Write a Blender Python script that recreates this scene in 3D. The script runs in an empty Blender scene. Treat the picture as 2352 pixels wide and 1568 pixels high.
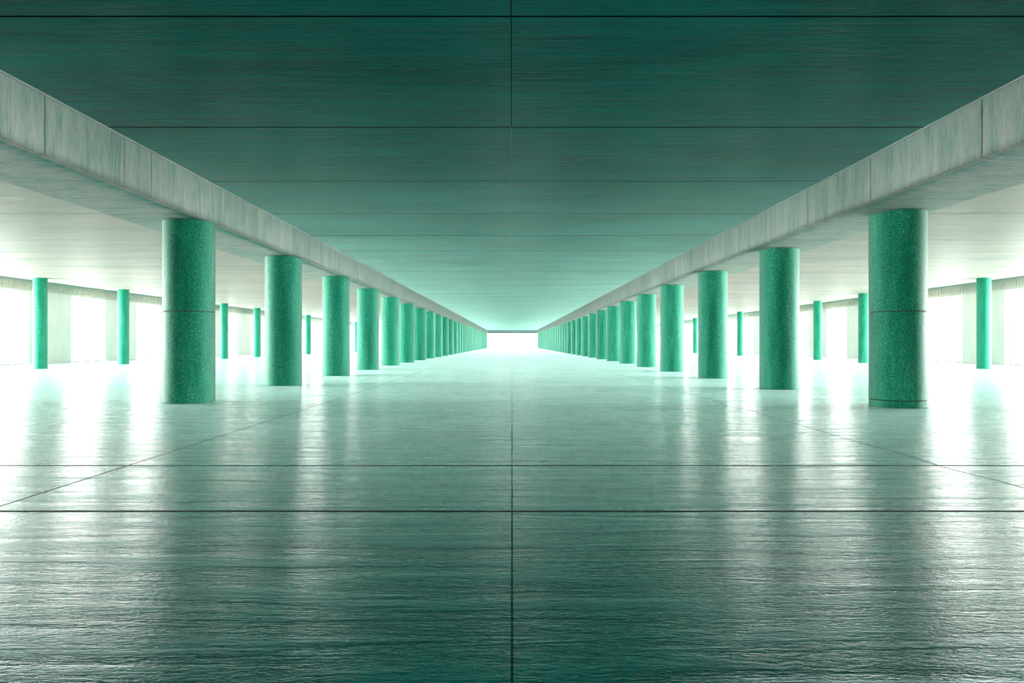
import bpy, bmesh, math, random

# ---------------------------------------------------------------- camera, sky, exposure
scene = bpy.context.scene
COL = scene.collection
EYE = 1.55                                   # eye height above the floor
cd = bpy.data.cameras.new('camera')
cd.lens = 24.0; cd.sensor_width = 36.0; cd.sensor_fit = 'HORIZONTAL'
cd.shift_y = 0.0017; cd.clip_end = 2000
cam = bpy.data.objects.new('camera', cd); COL.objects.link(cam)
cam.location = (0, 0, EYE); cam.rotation_euler = (math.radians(90), 0, 0)
scene.camera = cam

SKY = 35.0                                  # radiance of the bright band over the horizon
GROUND = 15.0
world = bpy.data.worlds.new('overcast_sky'); scene.world = world
world.use_nodes = True
bg = world.node_tree.nodes['Background']
bg.inputs['Color'].default_value = (1.0, 0.99, 0.94, 1)
# misty overcast day: the sky is brightest in a wide band over the horizon, the ground in mist is darker
_nt = world.node_tree
_tc = _nt.nodes.new('ShaderNodeTexCoord'); _sp = _nt.nodes.new('ShaderNodeSeparateXYZ'); _rp = _nt.nodes.new('ShaderNodeValToRGB')
_ma = _nt.nodes.new('ShaderNodeMath'); _ma.operation = 'MULTIPLY_ADD'; _ma.inputs[1].default_value = .5; _ma.inputs[2].default_value = .5
_mb = _nt.nodes.new('ShaderNodeMath'); _mb.operation = 'MULTIPLY'; _mb.inputs[1].default_value = SKY
_nt.links.new(_tc.outputs['Generated'], _sp.inputs[0]); _nt.links.new(_sp.outputs[2], _ma.inputs[0])
_nt.links.new(_ma.outputs[0], _rp.inputs[0]); _nt.links.new(_rp.outputs[0], _mb.inputs[0]); _nt.links.new(_mb.outputs[0], bg.inputs['Strength'])
_e = _rp.color_ramp.elements
while len(_e) < 5: _e.new(.5)
for _q, (_p, _v) in zip(_e, [(.0, GROUND / SKY), (.40, GROUND / SKY), (.475, 1.0), (.60, .9), (.75, .2)]):
    _q.position = _p; _q.color = (_v, _v, _v, 1)

vs = scene.view_settings
vs.view_transform = 'Standard'; vs.look = 'None'; vs.gamma = 1.0; vs.use_curve_mapping = False
vs.exposure = 0.0
scene.cycles.max_bounces = 5
scene.cycles.diffuse_bounces = 4
scene.cycles.glossy_bounces = 3
scene.cycles.transmission_bounces = 0
scene.cycles.adaptive_threshold = .08
scene.cycles.adaptive_min_samples = 24

# ---------------------------------------------------------------- dimensions (metres)
BACK, END = -14.0, 222.0                     # wall behind the camera, opening at the far end
CEIL = EYE + 4.23                            # middle ceiling
SOFFIT = EYE + 3.19                          # underside of the two beams
SIDE_CEIL = EYE + 3.96                       # ceilings of the side aisles
OUT_CEIL = EYE + 4.62                        # raised strip beside the window walls
XL, XR = -7.92, 8.08                         # inner faces of the beams
BL, BR = -10.08, 10.2                        # outer faces
XO = 30.0                                    # outer edge of the aisle ceilings
XW = 35.5                                    # window walls

# ---------------------------------------------------------------- helpers
def link(name, me, mats, parent=None):
    o = bpy.data.objects.new(name, me); COL.objects.link(o)
    for m in (mats if isinstance(mats, (list, tuple)) else [mats]):
        me.materials.append(m)
    if parent: o.parent = parent
    return o
def obj(name, bm, mats, parent=None, smooth=False, loc=(0, 0, 0)):
    bm.normal_update()
    me = bpy.data.meshes.new(name); bm.to_mesh(me); bm.free()
    if smooth:
        for p in me.polygons: p.use_smooth = True
    o = link(name, me, mats, parent); o.location = loc
    return o
def tag(o, label=None, cat=None, group=None, kind=None):
    if label: o['label'] = label; o['kind'] = 'thing'
    if cat: o['category'] = cat
    if group: o['group'] = group
    if kind: o['kind'] = kind
    return o
def empty(name, loc=(0, 0, 0)):
    o = bpy.data.objects.new(name, None); COL.objects.link(o); o.location = loc
    return o
def box(bm, x0, x1, y0, y1, z0, z1, bevel=0.0):
    r = bmesh.ops.create_cube(bm, size=1.0)
    for v in r['verts']:
        v.co.x = x0 + (v.co.x + .5) * (x1 - x0)
        v.co.y = y0 + (v.co.y + .5) * (y1 - y0)
        v.co.z = z0 + (v.co.z + .5) * (z1 - z0)
    if bevel:
        es = list({e for v in r['verts'] for e in v.link_edges})
        bmesh.ops.bevel(bm, geom=es, offset=bevel, segments=2, affect='EDGES', profile=.5)
def hexa(bm, pts):
    vv = [bm.verts.new(p) for p in pts]
    for f in ((0, 3, 2, 1), (4, 5, 6, 7), (0, 1, 5, 4), (1, 2, 6, 5), (2, 3, 7, 6), (3, 0, 4, 7)):
        bm.faces.new([vv[i] for i in f])
def lathe(bm, prof, n):
    rings = []
    for r, z in prof:
        rings.append([bm.verts.new((r * math.cos(2 * math.pi * k / n), r * math.sin(2 * math.pi * k / n), z)) for k in range(n)])
    for a, b in zip(rings, rings[1:]):
        for k in range(n):
            bm.faces.new((a[k], a[(k + 1) % n], b[(k + 1) % n], b[k]))
    bm.faces.new(list(reversed(rings[0]))); bm.faces.new(rings[-1])

# ---------------------------------------------------------------- materials
class NT:
    def __init__(s, name):
        s.m = bpy.data.materials.new(name); s.m.use_nodes = True
        s.t = s.m.node_tree; s.b = s.t.nodes['Principled BSDF']
        s.geo = s.t.nodes.new('ShaderNodeNewGeometry')
        s.tc = s.t.nodes.new('ShaderNodeTexCoord')
    def n(s, kind, **kw):
        x = s.t.nodes.new(kind)
        for k, v in kw.items(): setattr(x, k, v)
        return x
    def l(s, a, b): s.t.links.new(a, b)
    def put(s, sock, v):
        if hasattr(v, 'links') or isinstance(v, bpy.types.NodeSocket): s.l(v, sock)
        else: sock.default_value = v
    def math(s, op, a, b=0.0, clamp=False):
        x = s.n('ShaderNodeMath', operation=op, use_clamp=clamp)
        s.put(x.inputs[0], a); s.put(x.inputs[1], b)
        return x.outputs[0]
    def noise(s, vec, scale, mapping, detail=4, rough=.55, dist=0.0):
        mp = s.n('ShaderNodeMapping'); mp.inputs['Scale'].default_value = mapping
        s.l(vec, mp.inputs['Vector'])
        x = s.n('ShaderNodeTexNoise'); x.inputs['Scale'].default_value = scale
        x.inputs['Detail'].default_value = detail; x.inputs['Roughness'].default_value = rough
        x.inputs['Distortion'].default_value = dist
        s.l(mp.outputs[0], x.inputs['Vector'])
        return x.outputs['Fac']
    def ramp(s, fac, stops, interp='LINEAR'):
        x = s.n('ShaderNodeValToRGB'); x.color_ramp.interpolation = interp
        e = x.color_ramp.elements
        while len(e) < len(stops): e.new(.5)
        for q, (p, c) in zip(e, stops):
            q.position = p; q.color = (c[0], c[1], c[2], 1) if not isinstance(c, (int, float)) else (c, c, c, 1)
        s.put(x.inputs['Fac'], fac)
        return x.outputs['Color']
    def mix(s, fac, a, b, mode='MIX'):
        x = s.n('ShaderNodeMix', data_type='RGBA', blend_type=mode)
        s.put(x.inputs[0], fac)
        s.put(x.inputs[6], a if not isinstance(a, tuple) else (*a, 1)); s.put(x.inputs[7], b if not isinstance(b, tuple) else (*b, 1))
        return x.outputs[2]
    def bump(s, h, strength, dist, normal=None):
        x = s.n('ShaderNodeBump'); x.inputs['Strength'].default_value = strength; x.inputs['Distance'].default_value = dist
        s.put(x.inputs['Height'], h)
        if normal is not None: s.l(normal, x.inputs['Normal'])
        return x.outputs['Normal']
    def pos(s):
        x = s.n('ShaderNodeSeparateXYZ'); s.l(s.geo.outputs['Position'], x.inputs[0]); return x.outputs
    def line(s, coord, at, half):          # 1 on a joint of the given half width
        d = s.math('ABSOLUTE', s.math('SUBTRACT', coord, at))
        return s.math('LESS_THAN', d, half)
    def set(s, **kw):
        for k, v in kw.items(): s.put(s.b.inputs[k.replace('_', ' ')], v)
        return s.m

def many_lines(t, coord, ats, half):
    f = None
    for a in ats:
        q = t.line(coord, a, half)
        f = q if f is None else t.math('MAXIMUM', f, q)
    return f

def mat_floor():
    t = NT('polished_teal_concrete_floor'); P = t.geo.outputs['Position']; x, y, z = t.pos()
    cloud = t.noise(P, .35, (.6, 1.3, 1), 4, .6, .4)
    streak = t.noise(P, 1.2, (.35, 3.2, 1), 4, .62, .5)
    fine = t.noise(P, 26, (.5, 1.4, 1), 3, .65)
    base = t.ramp(t.math('ADD', t.math('MULTIPLY', cloud, .55), t.math('MULTIPLY', streak, .45)),
                  [(.36, (.001, .16, .15)), (.5, (.002, .32, .29)), (.64, (.012, .48, .43))])
    lat = t.math('MAXIMUM', t.line(y, 6.3, .03), t.line(y, 8.65, .03))
    rep = t.math('LESS_THAN', t.math('PINGPONG', t.math('SUBTRACT', y, 13.1), 2.25), .02)
    rep = t.math('MULTIPLY', rep, t.math('GREATER_THAN', y, 12.0))
    lon = t.line(x, -4.87, .014)
    wob = t.math('MULTIPLY', t.math('SUBTRACT', t.noise(P, .25, (0, 1, 0), 2), .5), .5)
    lon2 = t.line(t.math('SUBTRACT', x, wob), 5.45, .014)
    lon3 = t.line(x, 0.0, .006)
    j = t.math('MAXIMUM', t.math('MAXIMUM', lat, lon), t.math('MAXIMUM', lon2, lon3))
    base = t.mix(j, base, (.004, .02, .022))
    base = t.mix(t.math('MULTIPLY', rep, .4), base, (.004, .02, .022))
    rg = t.ramp(t.math('ADD', t.math('MULTIPLY', streak, .6), t.math('MULTIPLY', fine, .4)), [(.35, .20), (.65, .34)])
    rg = t.mix(j, rg, (.9, .9, .9))
    b1 = t.bump(streak, .38, .05)
    b2 = t.bump(fine, .45, .012, b1)
    b3 = t.bump(t.noise(P, 70, (.6, 1.1, 1), 3, .6), .55, .005, b2)
    return t.set(Base_Color=base, Roughness=rg, Normal=b3, IOR=1.65, Specular_Tint=(.08, 1, .9, 1), Sheen_Weight=t.math('MULTIPLY', t.math('SUBTRACT', 1.0, j), .5), Sheen_Roughness=.22, Sheen_Tint=(.66, 1, .93, 1))

def mat_ceiling(name, stops, joints, spacing, ior, rlo, rhi, jcol, tint, sw=1.0):
    t = NT(name); P = t.geo.outputs['Position']; x, y, z = t.pos()
    cloud = t.noise(P, .30, (.5, 1.2, 1), 3, .6, .4)
    streak = t.noise(P, 1.6, (.3, 3.6, 1), 4, .62, .5)
    fine = t.noise(P, 14, (.25, 2.4, 1), 4, .65)
    f = t.math('ADD', t.math('MULTIPLY', cloud, .4), t.math('ADD', t.math('MULTIPLY', streak, .35), t.math('MULTIPLY', fine, .25)))
    base = t.ramp(f, stops)
    j = many_lines(t, y, joints, .022)
    start = joints[-1] + spacing
    rep = t.math('LESS_THAN', t.math('PINGPONG', t.math('SUBTRACT', y, start), spacing / 2), .03)
    rep = t.math('MULTIPLY', rep, t.math('GREATER_THAN', y, start - .5))
    j2 = t.math('MAXIMUM', j, rep)
    mid = t.line(x, -.01, .006)
    jj = t.math('MAXIMUM', j2, mid)
    base = t.mix(jj, base, jcol)
    base = t.mix(t.math('MULTIPLY', mid, t.math('GREATER_THAN', y, 13.37)), base, (.42, .5, .46))
    rg = t.ramp(streak, [(.35, rlo), (.65, rhi)])
    rg = t.mix(jj, rg, (.9, .9, .9))
    b1 = t.bump(streak, .25, .04)
    b2 = t.bump(fine, .4, .012, b1)
    return t.set(Base_Color=base, Roughness=rg, Normal=b2, IOR=ior, Specular_Tint=(.1 if sw == 1 else 1, 1, .9, 1), Sheen_Weight=t.math('MULTIPLY', t.math('SUBTRACT', 1.0, jj), sw), Sheen_Roughness=.20, Sheen_Tint=tint)

def mat_beam():
    t = NT('streaked_pale_concrete'); P = t.geo.outputs['Position']; x, y, z = t.pos()
    vert = t.noise(P, 2.2, (1, 1.6, .22), 4, .62, .3)
    fine = t.noise(P, 12, (1, 2.2, .25), 3, .65)
    f = t.math('ADD', t.math('MULTIPLY', vert, .6), t.math('MULTIPLY', fine, .4))
    base = t.ramp(f, [(.36, (.28, .48, .45)), (.5, (.60, .70, .64)), (.64, (.85, .82, .74))])
    grit = t.noise(P, 40, (1, 1, 1), 3, .7)
    low = t.math('SUBTRACT', 1.0, t.math('DIVIDE', t.math('SUBTRACT', z, SOFFIT), .13), True)
    chip = t.math('MULTIPLY', low, t.math('GREATER_THAN', grit, .56))
    base = t.mix(t.math('MULTIPLY', chip, .75), base, (.02, .16, .13))
    b1 = t.bump(fine, .3, .01)
    b2 = t.bump(t.math('MULTIPLY', grit, low), 1.0, .03, b1)
    return t.set(Base_Color=base, Roughness=.55, Normal=b2, IOR=1.3, Sheen_Weight=1.0, Sheen_Roughness=.42, Sheen_Tint=(1, .9, .82, 1))

def mat_soffit():
    t = NT('pale_soffit_painted_shade'); P = t.geo.outputs['Position']; x, y, z = t.pos()
    streak = t.noise(P, 1.8, (.5, 2.6, 1), 4, .65, .8)
    fine = t.noise(P, 10, (.4, 2, 1), 3, .65)
    f = t.math('ADD', t.math('MULTIPLY', streak, .6), t.math('MULTIPLY', fine, .4))
    base = t.ramp(f, [(.36, (.14, .40, .36)), (.5, (.44, .60, .54)), (.62, (.68, .70, .62))])
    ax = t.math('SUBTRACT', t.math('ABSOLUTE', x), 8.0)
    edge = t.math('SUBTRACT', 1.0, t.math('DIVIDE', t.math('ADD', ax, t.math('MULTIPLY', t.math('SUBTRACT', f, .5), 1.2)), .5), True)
    base = t.mix(t.math('MULTIPLY', edge, .92), base, (.006, .55, .42))  # shade along the inner edge, put into the colour as a green band
    unshaded = t.math('SUBTRACT', 1.0, edge)
    return t.set(Base_Color=base, Roughness=.6, Normal=t.bump(f, .5, .03), IOR=1.4, Specular_IOR_Level=t.math('MULTIPLY', unshaded, .5), Sheen_Weight=t.math('MULTIPLY', unshaded, .2), Sheen_Roughness=.3, Sheen_Tint=(1, .97, .9, 1))

def mat_column(name, ring=None, crack=False):
    t = NT(name); O = t.tc.outputs['Object']; s_ = t.n('ShaderNodeSeparateXYZ'); t.l(O, s_.inputs[0]); x, y, z = s_.outputs
    oi = t.n('ShaderNodeObjectInfo')
    off = t.n('ShaderNodeVectorMath', operation='ADD'); t.l(O, off.inputs[0])
    cmb = t.n('ShaderNodeCombineXYZ'); t.l(t.math('MULTIPLY', oi.outputs['Random'], 40), cmb.inputs[2]); t.l(cmb.outputs[0], off.inputs[1])
    V = off.outputs[0]
    vert = t.noise(V, 2.6, (1.6, 1.6, .18), 4, .62)
    speck = t.noise(V, 34, (1, 1, .8), 4, .75)
    blot = t.noise(V, 7, (1, 1, .7), 4, .65)
    f = t.math('ADD', t.math('MULTIPLY', vert, .25), t.math('MULTIPLY', speck, .75))
    base = t.ramp(f, [(.36, (.002, .14, .085)), (.48, (.003, .36, .21)), (.55, (.010, .50, .30)), (.62, (.22, .70, .50))])
    pit = t.math('MULTIPLY', t.math('LESS_THAN', speck, .385), t.math('GREATER_THAN', blot, .47))
    base = t.mix(t.math('MULTIPLY', pit, .75), base, (.002, .05, .035))
    h = speck
    if ring:
        r = many_lines(t, z, ring, .009)
        base = t.mix(r, base, (.002, .03, .025))
    b1 = t.bump(h, .55, .012)
    rg = t.ramp(speck, [(.35, .30), (.65, .50)])
    return t.set(Base_Color=base, Roughness=rg, Normal=b1, IOR=1.5, Specular_Tint=(.2, 1, .8, 1), Sheen_Weight=1.0, Sheen_Roughness=.5, Sheen_Tint=(.95, .95, .9, 1))

def mat_white(name, c=(.86, .87, .85), rough=.6):
    t = NT(name); P = t.geo.outputs['Position']
    n = t.noise(P, 1.5, (1, 1, .4), 3, .6)
    base = t.ramp(n, [(.35, tuple(v * .93 for v in c)), (.65, c)])
    return t.set(Base_Color=base, Roughness=rough, Normal=t.bump(t.noise(P, 20, (1, 1, 1), 3), .2, .006))

M_FLOOR = mat_floor()
M_CEIL = mat_ceiling('teal_panel_ceiling', [(.38, (.001, .13, .12)), (.5, (.002, .28, .25)), (.62, (.008, .45, .40))],
                     [8.84, 13.37, 17.83, 22.33], 4.5, 1.3, .35, .5, (.001, .012, .012), (.58, 1, .9, 1))
M_SIDE = mat_ceiling('pale_plank_ceiling', [(.36, (.36, .34, .30)), (.5, (.60, .47, .40)), (.62, (.78, .55, .46))],
                     [20.8, 26.2, 29.5, 31.9], 3.3, 1.5, .5, .62, (.06, .10, .09), (1, .92, .85, 1), .22)
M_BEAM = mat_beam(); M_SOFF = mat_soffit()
M_COL = mat_column('speckled_green_column'); M_COLR = mat_column('speckled_green_column_near')
M_JOINT = mat_white('dark_joint', (.001, .03, .024))
M_WALL = mat_white('white_plaster', (.98, .86, .81))
M_TRIM = mat_white('bright_trim', (.9, .92, .9), .4)
M_FRAME = mat_white('grey_window_frame', (.38, .38, .38), .4)
M_FRIEZE = mat_white('weathered_frieze', (.72, .60, .53), .7)
M_BACK = mat_white('dark_teal_wall', (.012, .07, .065), .6)

# ---------------------------------------------------------------- the setting
bm = bmesh.new(); box(bm, -38, 38, BACK, END + 14, -.3, 0)
tag(obj('floor', bm, M_FLOOR), kind='structure')
bm = bmesh.new(); box(bm, BL, BR, BACK, END, CEIL, CEIL + .4)
tag(obj('ceiling', bm, M_CEIL), kind='structure')
for sgn, b in ((-1, BL), (1, BR)):
    bm = bmesh.new(); x0, x1 = sorted((b + sgn * .004, sgn * XO)); box(bm, x0, x1, BACK, END, SIDE_CEIL, OUT_CEIL + .3)
    tag(obj('ceiling_aisle_left' if sgn < 0 else 'ceiling_aisle_right', bm, M_SIDE), kind='structure')
    bm = bmesh.new(); x0, x1 = sorted((sgn * XO, sgn * (XW + 2.5))); box(bm, x0, x1, BACK, END, OUT_CEIL, OUT_CEIL + .3)
    tag(obj('ceiling_edge_left' if sgn < 0 else 'ceiling_edge_right', bm, M_WALL), kind='structure')
bm = bmesh.new(); box(bm, -38, 38, BACK - .3, BACK, .33, OUT_CEIL + .3)  # gap under this unseen wall added to light the column fronts
tag(obj('wall_back', bm, M_BACK), kind='structure')

# window walls: gently bowed in plan, piers between tall openings
def wall_x(y): return XW - 1.9 * max(0.0, (52 - y) / 20.0) ** 1.6 if y < 52 else XW
OPEN_TOP = EYE + 3.80
WT = .9
def openings(first, pitch, width, n):      # from the tenth bay on the openings are widened for more light, leaving slim piers
    return [(first + pitch * k, first + pitch * k + (2.0 if first + pitch * k < 40 else 0) + (width if first + pitch * k < 100 else pitch - 1.2)) for k in range(n)]  # widened near and far, mostly out of view, to let in more light
wid = 0
for sgn, side, first, pitch in ((-1, 'left', 17.0, 9.5), (1, 'right', 16.6, 9.3)):  # unseen openings nearest the camera added to light the column rims
    ops_ = [o for o in openings(first, pitch, 4.6, 25) if o[1] < END - 2]
    bm = bmesh.new()
    def seg(y0, y1, z0, z1, d0=0.0, d1=WT):
        a, b = sgn * wall_x(y0), sgn * wall_x(y1)
        hexa(bm, [(a + sgn * d0, y0, z0), (a + sgn * d1, y0, z0), (b + sgn * d1, y1, z0), (b + sgn * d0, y1, z0),
                  (a + sgn * d0, y0, z1), (a + sgn * d1, y0, z1), (b + sgn * d1, y1, z1), (b + sgn * d0, y1, z1)])
    prev = BACK
    for y0, y1 in ops_:
        seg(prev, y0, 0, OPEN_TOP); prev = y1
    seg(prev, END + 14, 0, OPEN_TOP)
    ys = [BACK] + [v for o in ops_ for v in o] + [END + 14]
    for a, b in zip(ys, ys[1:]): seg(a, b, OPEN_TOP, OUT_CEIL)
    bmesh.ops.recalc_face_normals(bm, faces=bm.faces)
    tag(obj('wall_' + side, bm, M_WALL), kind='structure')
    for y0, y1 in ops_:
        wid += 1
        e = empty('window_%d' % wid, (sgn * (wall_x((y0 + y1) / 2) + .45), (y0 + y1) / 2, 0)); tag(e, kind='structure')  # includes the added unseen openings nearest the camera
        h = (y1 - y0) / 2; ang = math.atan2(sgn * (wall_x(y1) - wall_x(y0)), y1 - y0); e.rotation_euler.z = -ang
        bm = bmesh.new(); t_ = .05
        box(bm, -.05, .05, -h, -h + t_, 0, OPEN_TOP); box(bm, -.05, .05, h - t_, h, 0, OPEN_TOP)
        box(bm, -.05, .05, -h + t_, h - t_, OPEN_TOP - t_, OPEN_TOP)
        obj('window_frame', bm, M_FRAME, e)
        bm = bmesh.new(); box(bm, -.08, .08, -h + t_, h - t_, 0, .06)
        obj('window_sill', bm, M_FRAME, e)

# wall and lintel closing the far end
bm = bmesh.new()
box(bm, -38, 38, END, END + .5, EYE + 3.42, OUT_CEIL + .3)
tag(obj('wall_end', bm, M_TRIM), kind='structure')
bm = bmesh.new(); box(bm, -8.6, 8.6, END - .35, END - .02, EYE + 3.30, EYE + 3.55)
tag(obj('trim_1', bm, M_JOINT), kind='structure')
bm = bmesh.new(); box(bm, -38, 38, END + 13.5, END + 14, 0, 8.5)
tag(obj('wall_far', bm, M_WALL), kind='structure')

# carved friezes over the openings
rnd = random.Random(7)
for sgn, side in ((-1, 'left'), (1, 'right')):
    bm = bmesh.new(); bm2 = bm
    y = 36.0
    while y < 150:
        y2 = y + 3
        a, b = sgn * (wall_x(y) - .12), sgn * (wall_x(y2) - .12)
        z0, z1 = OPEN_TOP + .10, OPEN_TOP + .66
        def rel(p): return (p[0] - sgn * XW, p[1] - 90, p[2] - OPEN_TOP)
        hexa(bm, [rel(p) for p in [(a, y, z0), (a + sgn * .14, y, z0), (b + sgn * .14, y2, z0), (b, y2, z0),
                  (a, y, z1), (a + sgn * .14, y, z1), (b + sgn * .14, y2, z1), (b, y2, z1)]])
        if y < 100:
            q = y + .1
            while q < y2 - .1:       # worn relief marks, no readable characters
                w = rnd.uniform(.04, .09); zc = rnd.uniform(.16, .3); hh = rnd.uniform(.15, .36)
                xs = sgn * (wall_x(q) - .12) - sgn * XW
                x0, x1 = sorted((xs - sgn * .05, xs))
                box(bm2, x0, x1, q - 90, q + w - 90, zc, min(zc + hh, .62))
                if rnd.random() < .55:
                    zz = zc + rnd.uniform(0, hh - .05)
                    box(bm2, x0, x1, q + w - 90, q + w + rnd.uniform(.08, .2) - 90, zz, zz + .05)
                q += rnd.uniform(.2, .42)
        y = y2
    bmesh.ops.recalc_face_normals(bm, faces=bm.faces)
    tag(obj('trim_2' if sgn < 0 else 'trim_3', bm, M_FRIEZE, None, False, (sgn * XW, 90, OPEN_TOP)), kind='structure')

# ---------------------------------------------------------------- beams
def beam(sgn, xi, xo, joints, side):
    root = empty('concrete_beam', (xi, 0, SOFFIT)); root['kind'] = 'thing'
    tag(root, 'long pale concrete beam running over the %s row of green columns' % side, 'beam', 'beams over the column rows')
    B0, B1 = BACK + .01, END - .37
    ys = [B0] + joints
    while ys[-1] < B1: ys.append(min(ys[-1] + 7.4, B1))
    for a, b in zip(ys, ys[1:]):
        g = .012
        bm = bmesh.new(); x0, x1 = sorted((0.0, sgn * .16)); box(bm, x0, x1, a + g, b - g, 0, CEIL - SOFFIT - .035, .012)
        obj('face_panel', bm, M_BEAM, root)
    bm = bmesh.new(); x0, x1 = sorted((sgn * .165, xo - xi)); box(bm, x0, x1, B0, B1, .012, CEIL - SOFFIT - .003)
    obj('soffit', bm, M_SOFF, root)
    bm = bmesh.new(); x0, x1 = sorted((-sgn * .02, sgn * .165)); box(bm, x0, x1, B0, B1, CEIL - SOFFIT - .034, CEIL - SOFFIT - .003)
    obj('top_trim', bm, M_TRIM, root)
beam(-1, XL, BL, [11.58, 13.95, 15.0], 'left')
beam(1, XR, BR, [11.74, 15.4, 18.66, 21.3], 'right')

# ---------------------------------------------------------------- columns
def shaft(bm, r, z0, z1, n=72, ch=.012):
    lathe(bm, [(r - ch, z0), (r, z0 + ch), (r, z0 + ch + .01), (r, z1 - ch - .01), (r, z1 - ch), (r - ch, z1)], n)
ORD = ['first', 'second', 'third', 'fourth', 'fifth', 'sixth', 'seventh', 'eighth', 'ninth', 'tenth', 'eleventh', 'twelfth',
       'thirteenth', 'fourteenth', 'fifteenth', 'sixteenth', 'seventeenth', 'eighteenth', 'nineteenth', 'twentieth']
ORD += ['twenty-' + o for o in ORD[:9]] + ['thirtieth'] + ['thirty-' + o for o in ORD[:9]] + ['fortieth']
def near_column(name, x, y, r, ring, label, group, collar=None, side=1):
    e = empty(name, (x, y, 0)); tag(e, label, 'column', group)
    z0 = 0.0
    if collar:
        bm = bmesh.new(); shaft(bm, r, 0, collar - .006); obj('base_collar', bm, M_COLR, e, True); z0 = collar + .006
    bm = bmesh.new(); shaft(bm, r, z0, ring - .008); obj('lower_drum', bm, M_COLR, e, True)
    bm = bmesh.new(); shaft(bm, r, ring + .008, SOFFIT - .003); obj('upper_drum', bm, M_COLR, e, True)
    bm = bmesh.new(); lathe(bm, [(r - .012, .01), (r - .012, SOFFIT - .02)], 48); obj('ring_joint', bm, M_JOINT, e, True)
def flat_shade_caps(o):
    for p in o.data.polygons:
        if abs(p.normal.z) > .9: p.use_smooth = False

rows = {}
rows['left'] = [(-8.56, 18.1, .64), (-8.5, 25.4, .66), (-8.48, 32.9, .64)]
rows['right'] = [(9.5, 16.82, .635), (9.15, 23.37, .64), (9.0, 30.6, .64)]
for side, x, y, sp in (('left', -8.5, 32.9, 7.4), ('right', 8.85, 30.6, 7.2)):
    while True:
        y += sp if y < 98 else 5.3
        if y > END - 2: break
        rows[side].append((x, y, .64))
rr = None
for side in ('left', 'right'):
    grp = 'green columns under the %s beam' % side
    for i, (x, y, r) in enumerate(rows[side]):
        if i == 0:
            lab = ('nearest and largest green column of the left row, with one ring joint' if side == 'left' else
                   'largest green column in view, nearest of the right row, ring joint and base collar')
            near_column('concrete_column', x, y, r, EYE + (788 - 714) * (y - r) / 1568, lab, grp, .17 if side == 'right' else None)
            continue
        if rr is None:
            bm = bmesh.new(); shaft(bm, .64, 0, SOFFIT - .003)
            o = obj('concrete_column', bm, M_COL, None, True); rr = o
        else:
            o = rr.copy(); COL.objects.link(o)
        o.location = (x, y, 0); o.scale = (r / .64, r / .64, 1)
        tag(o, '%s speckled green concrete column from the front in the %s row' % (ORD[i], side), 'column', grp)

# slim columns standing in the aisles
sc = None
for side, sgn, ys in (('left', -1, [41.6, 50.5, 59.5, 68.2, 77.0, 86.5, 96.2, 106, 116, 126, 136]), ('right', 1, [41.6, 54.3, 64.2, 75, 86, 97, 107, 117, 127, 137])):
    for i, y in enumerate(ys):
        x = sgn * 28.75
        if side == 'right' and i == 1: x = 27.95
        if sc is None:
            bm = bmesh.new(); shaft(bm, .385, 0, SIDE_CEIL - .003, 48); o = obj('slim_column', bm, M_COL, None, True); sc = o
        else:
            o = sc.copy(); COL.objects.link(o)
        o.location = (x, y, 0)
        tag(o, '%s slim green column from the front in the %s side aisle before the window wall' % (ORD[i], side), 'column', 'slim columns in the %s aisle' % side)

print('columns', len(rows['left']), len(rows['right']))
